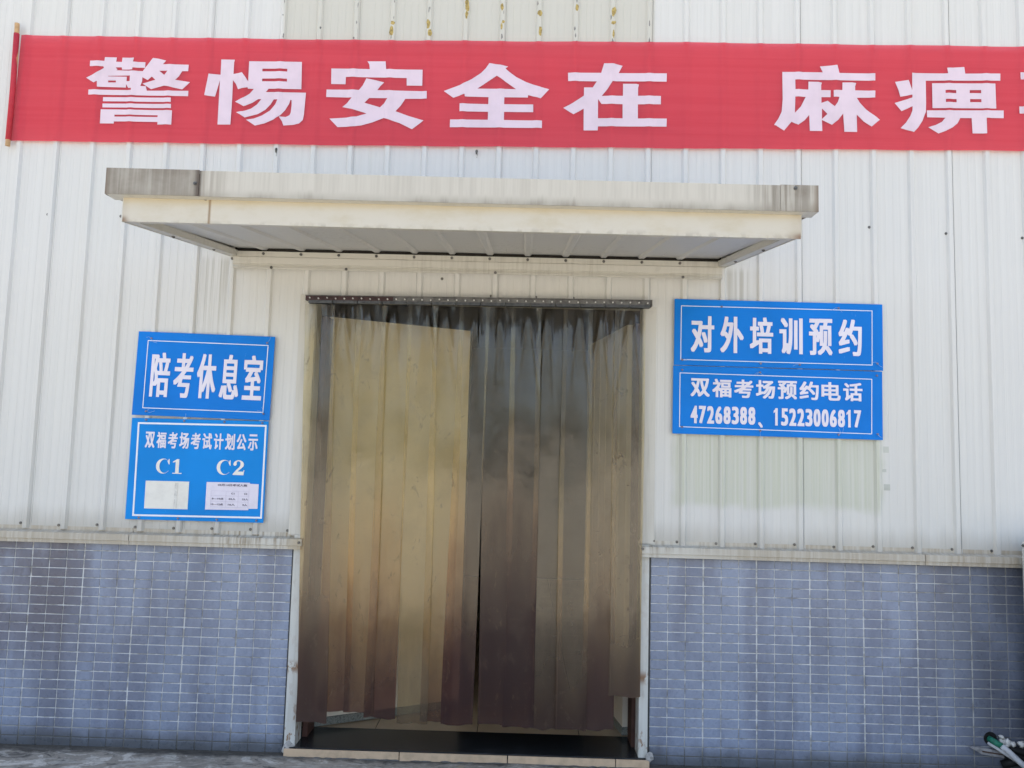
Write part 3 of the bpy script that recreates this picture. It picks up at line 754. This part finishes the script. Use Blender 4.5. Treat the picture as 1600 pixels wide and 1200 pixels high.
for j in range(nz+1):
    for i in range(nx+1):
        x = -2.79 + (5.6+2.79)*i/nx; f = j/nz
        z = zbot(x) + (ztop(x)-zbot(x))*f + .0012*math.sin(x*9+j)*(1 if j in (0, nz) else 0)
        xx = x + (.011*(f-.5) if i == 0 else 0)
        V.append((xx, cloth_y(x, z), z))
for j in range(nz):
    for i in range(nx): q = j*(nx+1)+i; F.append((q, q+1, q+nx+2, q+nx+1))
link('cloth', mesh('cloth', V, F, CLOTH, True), bn)
# hem wound round the stick
V, F = [], []
b = B(); b.tube([(-2.800, -.036, 3.455), (-2.7985, -.036, 3.6), (-2.797, -.036, 4.0), (-2.806, -.036, 4.222)], .0135, 8)
b.build('stick', WOOD, bn)
b = B(); b.tube([(-2.7985, -.037, 3.492), (-2.797, -.037, 3.8), (-2.803, -.037, 4.157)], .0155, 12); b.build('hem_sleeve', CLOTH, bn, True)
# outlines of the seven whole characters, in millimetres along the wall and above the ground
BANNER = [[[[(-2350,4003),(-2262,4003),(-2261,4027),(-2188,4026),(-2190,3999),(-2155,3998),(-2154,4026),(-2081,4025),(-2086,4000),(-2012,4000),(-2011,3964),(-2086,3963),(-2086,3951),(-2151,3950),(-2153,3964),(-2186,3963),(-2190,3960),(-2178,3952),(-2186,3945),(-2024,3943),(-2010,3965),(-1968,4028),(-1930,4023),(-1886,4012),(-1905,3989),(-1747,3989),(-1748,3948),(-1784,3947),(-1802,3915),(-1824,3893),(-1732,3880),(-1777,3833),(-1889,3855),(-1966,3831),(-2021,3865),(-1945,3891),(-1967,3910),(-1991,3888),(-2024,3905),(-2024,3881),(-2033,3850),(-2000,3849),(-1991,3821),(-1739,3825),(-1738,3791),(-2345,3789),(-2346,3821),(-2086,3822),(-2087,3835),(-2105,3835),(-2120,3860),(-2120,3838),(-2294,3839),(-2297,3875),(-2316,3864),(-2366,3895),(-2308,3926),(-2262,3958),(-2265,3968),(-2349,3968)],[(-2233,3909),(-2100,3914),(-2099,3879),(-2119,3878),(-2119,3906),(-2233,3906)],[(-2231,3880),(-2184,3881),(-2183,3869),(-2230,3868)],[(-1924,3947),(-1872,3948),(-1892,3922)]],[[(-2253,3775),(-1841,3779),(-1840,3752),(-2253,3749)]],[[(-2254,3735),(-1838,3740),(-1837,3714),(-2253,3711)]],[[(-2262,3699),(-1830,3701),(-1829,3612),(-1913,3611),(-1913,3627),(-2177,3625),(-2177,3612),(-2261,3611)],[(-2177,3667),(-1915,3669),(-1915,3658),(-2176,3655)]]],
    [[[(-1551,4026),(-1468,4026),(-1472,4010),(-1472,3936),(-1420,3946),(-1402,3923),(-1380,3891),(-1381,4018),(-1061,4020),(-1056,3849),(-1253,3848),(-1270,3827),(-1027,3828),(-1030,3767),(-1033,3691),(-1038,3658),(-1059,3636),(-1095,3626),(-1153,3621),(-1162,3646),(-1183,3676),(-1142,3675),(-1120,3686),(-1113,3703),(-1110,3748),(-1112,3781),(-1119,3781),(-1126,3756),(-1147,3717),(-1176,3683),(-1215,3656),(-1267,3632),(-1324,3617),(-1380,3653),(-1334,3661),(-1286,3681),(-1239,3712),(-1208,3751),(-1196,3781),(-1219,3782),(-1237,3750),(-1267,3716),(-1311,3689),(-1388,3666),(-1443,3698),(-1402,3704),(-1354,3722),(-1319,3749),(-1295,3783),(-1315,3782),(-1348,3758),(-1399,3735),(-1453,3764),(-1403,3790),(-1367,3815),(-1343,3845),(-1379,3846),(-1382,3855),(-1438,3840),(-1453,3873),(-1473,3898),(-1471,3783),(-1472,3620),(-1550,3619),(-1552,3896),(-1575,3792),(-1639,3798),(-1622,3935),(-1550,3930)],[(-1298,3973),(-1147,3975),(-1147,3958),(-1298,3956)],[(-1296,3911),(-1146,3913),(-1145,3895),(-1296,3894)]]],
    [[[(-881,3983),(-649,3984),(-653,4014),(-665,4032),(-555,4034),(-550,3985),(-330,3986),(-328,3885),(-422,3885),(-424,3932),(-791,3932),(-791,3886),(-878,3886)]],[[(-904,3851),(-708,3852),(-687,3881),(-667,3926),(-614,3916),(-558,3902),(-580,3879),(-598,3853),(-299,3851),(-298,3804),(-427,3802),(-452,3760),(-483,3724),(-405,3697),(-312,3670),(-380,3615),(-456,3651),(-552,3680),(-619,3652),(-683,3632),(-748,3622),(-827,3618),(-878,3670),(-779,3678),(-718,3687),(-656,3707),(-724,3726),(-804,3743),(-779,3765),(-749,3802),(-904,3804)],[(-644,3803),(-535,3803),(-553,3771),(-577,3746),(-672,3773)]]],
    [[[(71,4037),(185,4017),(169,4004),(194,3982),(236,3951),(294,3922),(360,3898),(435,3880),(384,3821),(309,3841),(308,3826),(167,3824),(167,3781),(341,3783),(342,3735),(168,3733),(168,3683),(396,3684),(396,3638),(-154,3632),(-154,3680),(72,3683),(72,3732),(-99,3731),(-100,3780),(72,3780),(72,3824),(-70,3824),(-72,3840),(-139,3815),(-198,3856),(-97,3897),(-33,3933),(23,3973),(50,4003)],[(4,3875),(118,3957),(236,3876)]]],
    [[[(545,3985),(744,3989),(761,4049),(821,4047),(872,4035),(848,3989),(1137,3993),(1136,3941),(813,3937),(783,3888),(750,3845),(728,3825),(729,3706),(876,3709),(875,3796),(749,3795),(749,3845),(876,3848),(876,3923),(953,3924),(971,3920),(966,3899),(966,3850),(1103,3852),(1103,3800),(966,3797),(967,3710),(1139,3713),(1138,3663),(730,3656),(729,3631),(645,3629),(643,3764),(583,3725),(550,3747),(521,3766),(582,3799),(643,3845),(643,3896),(695,3897),(719,3935),(547,3933)]]],
    [[[(1826,4017),(2067,4019),(2050,4055),(2153,4065),(2165,4017),(2377,4017),(2376,3972),(1902,3970),(1903,3910),(1980,3910),(1981,3959),(2040,3959),(2061,3954),(2056,3939),(2056,3908),(2112,3908),(2111,3865),(2057,3864),(2057,3829),(2094,3843),(2135,3809),(2152,3834),(2163,3867),(2129,3867),(2129,3908),(2182,3911),(2183,3958),(2242,3960),(2265,3956),(2258,3937),(2258,3911),(2376,3910),(2374,3867),(2267,3865),(2284,3836),(2320,3795),(2360,3761),(2401,3732),(2351,3688),(2307,3718),(2265,3761),(2266,3654),(2191,3654),(2185,3766),(2155,3726),(2118,3695),(2059,3724),(2061,3656),(1987,3655),(1984,3753),(1958,3721),(1918,3690),(1879,3709),(1857,3682),(1835,3654),(1794,3680),(1790,3684),(1776,3688),(1801,3726),(1821,3770),(1827,3846)],[(1902,3864),(1964,3864),(1934,3803),(1899,3764)],[(2060,3795),(2092,3762),(2059,3729)]]],
    [[[(2595,4025),(2808,4026),(2803,4060),(2907,4069),(2912,4028),(3120,4033),(3118,3988),(2677,3979),(2677,3847),(2674,3788),(2651,3729),(2626,3689),(2598,3659),(2522,3683),(2555,3718),(2579,3757),(2592,3792),(2594,3818),(2530,3788),(2491,3838),(2594,3872),(2595,3890),(2525,3877),(2515,3919),(2495,3968),(2574,3981),(2594,3918)]],[[(2714,3964),(3088,3970),(3090,3816),(2714,3811)],[(2792,3923),(2856,3925),(2856,3906),(2792,3905)],[(2936,3926),(3003,3928),(3003,3909),(2935,3908)],[(2793,3868),(2857,3869),(2857,3850),(2793,3849)],[(2937,3871),(3003,3872),(3003,3853),(2936,3852)]],[[(2680,3796),(3133,3805),(3131,3757),(3028,3756),(3029,3661),(2946,3660),(2942,3753),(2875,3752),(2859,3720),(2826,3692),(2786,3671),(2745,3655),(2685,3692),(2730,3707),(2767,3727),(2787,3752),(2680,3753)]]]]
import bmesh
from mathutils.geometry import tessellate_polygon
for gi, glyph in enumerate(BANNER):
    VV, FF = [], []
    for grp in glyph:
        cs = [[Vector((px/1000, pz/1000, 0)) for px, pz in c] for c in grp]
        i = len(VV); VV += [(v.x, 0, v.y) for c in cs for v in c]
        FF += [tuple(i+q for q in f) for f in tessellate_polygon(cs)]
    me = mesh('lettering', VV, FF, BTEXT); bm = bmesh.new(); bm.from_mesh(me)
    lo, hi = min(v[0] for v in VV), max(v[0] for v in VV)
    k = math.floor((lo-X0)/P)
    while X0 + k*P < hi:
        for d in (-.5, -.12, -.05, 0, .05, .12):
            xx = X0 + (k+d)*P
            if lo < xx < hi: bmesh.ops.bisect_plane(bm, geom=bm.verts[:]+bm.edges[:]+bm.faces[:], plane_co=(xx, 0, 0), plane_no=(1, 0, 0))
        k += 1
    bmesh.ops.triangulate(bm, faces=bm.faces)
    for v in bm.verts: v.co.y = cloth_y(v.co.x, v.co.z) - .0028
    bm.normal_update()
    bm.to_mesh(me); bm.free(); link('lettering', me, bn)
letters('lettering', '事', (3.225, 3.840, 3.664, 4.076), BTEXT, bn, wx=.020, wz=.009, rings=2, fn=lambda x, z: (x, cloth_y(x, z)-.0035, z))

# ------------------------------------------------------------------ blue signs
def frame(parent, pts, t, y=-.0012, mat=None):
    """thin printed rule round four corner points TL TR BR BL"""
    c = Vector((sum(p[0] for p in pts)/4, sum(p[1] for p in pts)/4)); V, F = [], []
    for p in pts:
        q = Vector(p); dx = 1 if q.x < c.x else -1; dz = -1 if q.y > c.y else 1
        V += [(q.x, y, q.y), (q.x+dx*t, y, q.y+dz*t)]
    for k in range(4):
        n = (k+1) % 4; F.append((2*k, 2*n, 2*n+1, 2*k+1))
    return link('border_line', mesh('border_line', V, F, mat or FRAMEW), parent)
def tie(parent, x, z, tails=2, seed=0):
    R = random.Random(seed); b = B(); b.tube([(x-.006, .0, z+.003), (x-.003, -.005, z+.001), (x+.003, -.005, z), (x+.006, .0, z+.001)], .0022, 5)
    b.blob((x, -.005, z), (.0055, .004, .0055), seed); b.build('wire_tie', WIRE, parent)
    for _ in range(tails):
        a = R.uniform(0, 6.28); l = R.uniform(.02, .055)
        p = [(x, -.005, z), (x+l*.5*math.cos(a), -.010, z+l*.5*math.sin(a)), (x+l*math.cos(a+.35), -.006, z+l*math.sin(a+.35))]
        B().tube(p, .0009, 4).build('tie_end', WIREL, parent)
SY = -.024
def sign(label, quad, rot, mat):
    """quad: left, right, bottom, top of the board in its own unrotated frame; origin at its centre"""
    x0_, x1_, z0_, z1_ = quad; cx_, cz_ = (x0_+x1_)/2, (z0_+z1_)/2
    t = thing('blue_sign', label, 'sign', (cx_, SY, cz_), (0, rot, 0), group=None)
    w, h = (x1_-x0_)/2, (z1_-z0_)/2
    bevel(B().box(-w, w, 0, .0035, -h, h).build('board', mat, t), .0008, 1)
    cr_, sr_ = math.cos(rot), math.sin(rot)
    def loc(x, z):      # wall coordinates -> board coordinates
        dx, dz = x-cx_, z-cz_; return (dx*cr_ - dz*sr_, dx*sr_ + dz*cr_)
    return t, loc
def loc_quad(loc, x0_, x1_, z0_, z1_):
    a = loc((x0_+x1_)/2, (z0_+z1_)/2); return (a[0]-(x1_-x0_)/2, a[0]+(x1_-x0_)/2, a[1]-(z1_-z0_)/2, a[1]+(z1_-z0_)/2)
def row(t, loc, chars, x0_, x1_, z0_, z1_, wx, wz, mat, gap=.18, dz=0):
    n = len(chars); cell = (x1_-x0_)/(n - gap)
    for i, ch in enumerate(chars):
        a = x0_ + i*cell; zc = dz*(i/(n-1)-.5) if n > 1 else 0
        letters('lettering', ch, loc_quad(loc, a, a+cell*(1-gap), z0_+zc, z1_+zc), mat, t, wx, wz)
s1, L1 = sign('blue sign with one row of tall white characters above the C1 and C2 board', (-1.9415, -1.1365, 1.8595, 2.3495), math.radians(.9), BLUE)
frame(s1, [L1(*p) for p in ((-1.88, 2.305), (-1.169, 2.293), (-1.178, 1.897), (-1.885, 1.906))], .0045)
row(s1, L1, '陪考休息室', -1.849, -1.194, 1.971, 2.232, .0050, .0030, VINYL, .17, -.004)
for i, (x, z) in enumerate(((-1.859, 2.316), (-1.177, 2.305), (-1.861, 1.889), (-1.177, 1.891))): tie(s1, *L1(x, z), 2, i)
s2, L2 = sign('blue notice board headed C1 and C2 with paper sheets, lowest on the left', (-1.942, -1.144, 1.267, 1.8485), 0, BLUE2)
frame(s2, [L2(*p) for p in ((-1.905, 1.824), (-1.154, 1.827), (-1.153, 1.291), (-1.901, 1.286))], .010)
row(s2, L2, '双福考场考试计划公示', -1.855, -1.200, 1.678, 1.771, .0022, .0018, VINYL, .16)
for i, (x, z) in enumerate(((-1.857, 1.838), (-1.635, 1.838), (-1.4, 1.838), (-1.18, 1.838), (-1.862, 1.278), (-1.636, 1.279), (-1.411, 1.278), (-1.183, 1.279))): tie(s2, *L2(x, z), 1 if i in (1, 6) else 0, 20+i)
# C, 1, 2 in a fat slab-serif face
def arc(cx_, cz_, rx, rz, a0, a1, n): return [(cx_+rx*math.cos(math.radians(a0+(a1-a0)*i/n)), cz_+rz*math.sin(math.radians(a0+(a1-a0)*i/n))) for i in range(n+1)]
def poly_letter(name, polys, ox, oz, sx, sz, parent, mat, y=-.002):
    V, F = [], []
    for j, pts in enumerate(polys):
        i = len(V); V += [(ox+px*sx, y-.00008*j, oz+pz*sz) for px, pz in pts]; F.append(tuple(range(i, i+len(pts))))
    me = mesh(name, V, F, mat); import bmesh
    bm = bmesh.new(); bm.from_mesh(me); bmesh.ops.triangulate(bm, faces=bm.faces); bm.to_mesh(me); bm.free()
    return link(name, me, parent)
def C_polys():
    out = arc(.5, .5, .5, .5, 38, 322, 26); inn = arc(.60, .5, .36, .455, 318, 42, 26)
    return [out + inn, [(.88, .98), (.93, .98), (.95, .62), (.90, .62), (.80, .82), (.84, .86)]]
ONE = [[(.30, .04), (.30, .80), (.05, .76), (.05, .82), (.42, 1.0), (.62, 1.0), (.62, .04)], [(.05, 0), (.05, .06), (.90, .06), (.90, 0)]]
TWO = [[(.04, .72)] + arc(.48, .72, .44, .28, 180, 0, 14) + [(.90, .60), (.70, .44), (.42, .24), (.90, .24), (.92, .34), (.98, .34), (.93, 0), (.02, 0), (.02, .06), (.30, .34), (.54, .52), (.62, .64), (.64, .76)] + arc(.46, .76, .18, .18, 0, 150, 8) + [(.32, .70), (.22, .62), (.08, .64)]]
def place(polys, x0_, x1_, z0_, z1_):
    a, b2 = L2(x0_, z0_); c2, d2 = L2(x1_, z1_); poly_letter('lettering', polys, a, b2, c2-a, d2-b2, s2, CREAMT)
place(C_polys(), -1.782, -1.700, 1.532, 1.618); place(ONE, -1.688, -1.625, 1.533, 1.617)
place(C_polys(), -1.430, -1.346, 1.534, 1.620); place(TWO, -1.337, -1.268, 1.535, 1.620)
# papers taped on the board
def sheet(name, label, pts, mat, y, seed):
    cx_ = sum(p[0] for p in pts)/4; cz_ = sum(p[1] for p in pts)/4
    V, F = [], []; n = 8
    for j in range(n+1):
        for i in range(n+1):
            u, v = i/n, j/n
            x = (pts[0][0]*(1-u)+pts[1][0]*u)*(1-v)+(pts[3][0]*(1-u)+pts[2][0]*u)*v
            z = (pts[0][1]*(1-u)+pts[1][1]*u)*(1-v)+(pts[3][1]*(1-u)+pts[2][1]*u)*v
            V.append((x-cx_, -.0012*abs(mnoise.noise(Vector((x*14, seed, z*14)))), z-cz_))
    for j in range(n):
        for i in range(n): q = j*(n+1)+i; F.append((q, q+n+1, q+n+2, q+1))
    N2 = len(V); V += [(a, .0004, c) for a, _, c in V]
    F += [tuple(N2+q for q in f)[::-1] for f in F[:n*n]]
    rim = [i for i in range(n+1)] + [(j+1)*(n+1)-1 for j in range(1, n+1)] + [n*(n+1)+i for i in range(n-1, -1, -1)] + [j*(n+1) for j in range(n-1, 0, -1)]
    for k in range(len(rim)): a, c = rim[k], rim[(k+1) % len(rim)]; F.append((a, c, N2+c, N2+a))
    if label: 
        t = thing(name, label, 'paper', (cx_, y, cz_)); link('sheet', mesh('sheet', V, F, mat), t); return t, cx_, cz_
    return mesh(name, V, F, mat), cx_, cz_
t, a, c = sheet('blank_paper', 'blank cream paper sheet taped under the letters C1', [(-1.836, 1.489), (-1.584, 1.490), (-1.584, 1.332), (-1.835, 1.331)], PAPER, SY-.0016, 1)
B().box(.045, .062, -.0022, -.0014, -.075, .072).build('tape_strip', FOAM, t)
t, a, c = sheet('printed_paper', 'pale lilac printed exam count sheet taped under the letters C2', [(-1.482, 1.491), (-1.232, 1.493), (-1.233, 1.337), (-1.482, 1.334)], PAPER2, SY-.0034, 2)
me, a2, c2 = sheet('under_sheet', None, [(-1.362, 1.489), (-1.181, 1.486), (-1.181, 1.346), (-1.353, 1.342)], PAPER2, 0, 3)
link('under_sheet', me, t, (a2-a, .0012, c2-c))
def ptxt(txt, x0_, x1_, z0_, z1_): letters('printed_text', txt, (x0_-a, x1_-a, z0_-c, z1_-c), INK, t, .0004, .0004, y=-.0020)
ptxt('03月14日考试人数', -1.416, -1.246, 1.470, 1.483)
ptxt('C1', -1.336, -1.317, 1.424, 1.434); ptxt('C2', -1.262, -1.243, 1.424, 1.434)
ptxt('8—10点', -1.446, -1.379, 1.392, 1.404); ptxt('55人', -1.349, -1.309, 1.392, 1.404); ptxt('23人', -1.272, -1.236, 1.392, 1.404)
ptxt('10—12点', -1.450, -1.380, 1.360, 1.372); ptxt('16人', -1.351, -1.312, 1.360, 1.372); ptxt('9人', -1.268, -1.240, 1.360, 1.372)
rl = B()
for z in (1.442, 1.415, 1.382, 1.350): rl.box(-1.452-a, -1.236-a, -.00185, -.0017, z-.0005-c, z+.0005-c)
for x in (-1.452, -1.366, -1.295, -1.2365): rl.box(x-.0005-a, x+.0005-a, -.00184, -.0017, 1.3507-c, 1.4413-c)
rl.build('table_rule', INKL, t)

s3, L3 = sign('wide blue sign with six large white characters, upper of the right pair', (1.1935, 2.3985, 2.2345, 2.6225), math.radians(.22), BLUE)
frame(s3, [L3(*p) for p in ((1.232, 2.586), (2.34, 2.583), (2.336, 2.262), (1.23, 2.267))], .004)
row(s3, L3, '对外培训预约', 1.290, 2.277, 2.314, 2.527, .0052, .0036, VINYL, .21)
for i, (x, z) in enumerate(((1.468, 2.584), (2.144, 2.592), (1.241, 2.267), (1.693, 2.257), (1.918, 2.254), (2.364, 2.273))): tie(s3, *L3(x, z), (0, 2, 2, 0, 1, 2)[i], 60+i)
s4, L4 = sign('wide blue sign with two telephone numbers, lower of the right pair', (1.1885, 2.391, 1.8365, 2.2305), math.radians(.30), BLUE)
frame(s4, [L4(*p) for p in ((1.227, 2.193), (2.333, 2.184), (2.328, 1.865), (1.226, 1.878))], .004)
row(s4, L4, '双福考场预约电话', 1.290, 2.276, 2.054, 2.160, .0034, .0026, VINYL, .12, -.004)
digits = '47268388'; 
dw = .0405; x = 1.291
for ch in digits:
    letters('lettering', ch, loc_quad(L4, x, x+dw if ch != '1' else x+dw*.72, 1.902, 2.003), VINYL, s4, .0042, .0028); x += .0472
letters('lettering', '、', loc_quad(L4, 1.678, 1.704, 1.885, 1.918), VINYL, s4, .003, .003)
x = 1.763
DONE = [[(.40, 0), (.40, .78), (.02, .70), (.02, .84), (.30, .90), (.48, 1.0), (1.0, 1.0), (1.0, 0)]]
for ch in '15223006817':
    if ch == '1':
        qa = loc_quad(L4, x+.003, x+.027, 1.901, 2.001); poly_letter('lettering', DONE, qa[0], qa[2], qa[1]-qa[0], qa[3]-qa[2], s4, VINYL); x += .0463; continue
    letters('lettering', ch, loc_quad(L4, x + (.004 if ch == '1' else 0), x + (dw if ch != '1' else dw*.74), 1.901, 2.001), VINYL, s4, .0042, .0028); x += .0463
for i, (x, z) in enumerate(((1.241, 2.208), (1.69, 2.205), (2.36, 2.203), (1.242, 1.879), (1.69, 1.868), (2.137, 1.857), (2.36, 1.866))): tie(s4, *L4(x, z), (0, 3, 0, 0, 1, 3, 2)[i], 80+i)

# ------------------------------------------------------------------ cabinet, pipes and rubbish at the right
ac = thing('outdoor_unit', 'pale metal air conditioner cabinet at the right edge of the photo', 'air conditioner')
bevel(B().box(3.105, 3.95, -.50, -.10, .24, 1.292).build('casing', ACM, ac), .012, 3)
B().box(3.102, 3.1045, -.47, -.13, .30, 1.20).build('side_grille', PLATE, ac)
for k in range(16):
    B().box(3.0985, 3.1015, -.46, -.14, .33+k*.054, .345+k*.054).build('louvre', ACM, ac)
o = screw(ac, 3.1045, 1.27, -.12); o.rotation_euler = (0, 0, -math.pi/2)
for y in (-.45, -.15): B().box(3.12, 3.90, y-.02, y+.02, .0, .238).build('foot', DARKP, ac)
B().cyl((3.55, .78), .33, -.5005, -.515, n=32).build('fan_guard', PLATE, ac)

ph = thing('wall_pipe', 'white pipe wrapped with green tape leaving a dark hole in the tiles', 'pipe')
B().cyl((2.965, .197), .036, -.0045, -.0075, n=20).build('hole', DARKP, ph)
B().tube([(2.955, -.008, .197), (2.965, -.035, .192), (2.995, -.06, .175)], .0165, 12).build('green_sleeve', PIPEG, ph, True)
B().tube([(2.99, -.058, .178), (3.02, -.075, .155), (3.07, -.10, .105), (3.13, -.13, .055), (3.22, -.16, .02), (3.5, -.2, .018)], .0155, 12).build('pipe', PIPEW, ph, True)
B().tube([(2.950, -.01, .176), (2.975, -.04, .162), (3.03, -.06, .128), (3.09, -.07, .09)], .011, 10).build('pipe', PIPEW, ph, True)
fm = thing('foam_lump', 'white lumps of sprayed foam stuck beside the wall pipe', 'foam')
f_ = B()
for i, (x, z, r) in enumerate(((3.012, .215, .012), (3.02, .19, .02), (3.045, .186, .022), (3.07, .178, .018), (3.12, .18, .02), (3.03, .17, .014))): f_.blob((x, -.03, z), (r, .018, r*.85), i)
f_.build('lump', FOAM, fm, True)
dk = thing('black_hose', 'black hoses bunched low on the tiles under the cabinet', 'hose')
for i, pts in enumerate(([(3.04, -.01, .165), (3.07, -.03, .15), (3.13, -.05, .14), (3.25, -.06, .16)], [(3.03, -.01, .11), (3.09, -.03, .13), (3.2, -.05, .13)], [(3.02, -.012, .06), (3.08, -.03, .085), (3.2, -.05, .10)], [(3.03, -.02, .135), (3.1, -.04, .115), (3.2, -.06, .07)])):
    B().tube(pts, .022, 10).build('hose', DARKP, dk, True)
tk = thing('broken_trunking', 'broken strip of dirty white cable trunking sticking out below the pipe', 'cable trunking')
b = B(); b.prism([(2.845, .150), (2.862, .158), (3.06, .132), (3.06, .098), (2.90, .120), (2.875, .135)], -.03, -.012, 'y'); b.build('trunking', mat_plain('dirty_plastic', (.36, .36, .37), .5, .4, 0, .25, 30), tk)
b = B(); b.prism([(2.90, .1395), (3.06, .119), (3.06, .112), (2.905, .1315)], -.0325, -.0305, 'y'); b.build('groove', mat_plain('dark_groove', (.09, .06, .05), .8, .2), tk)
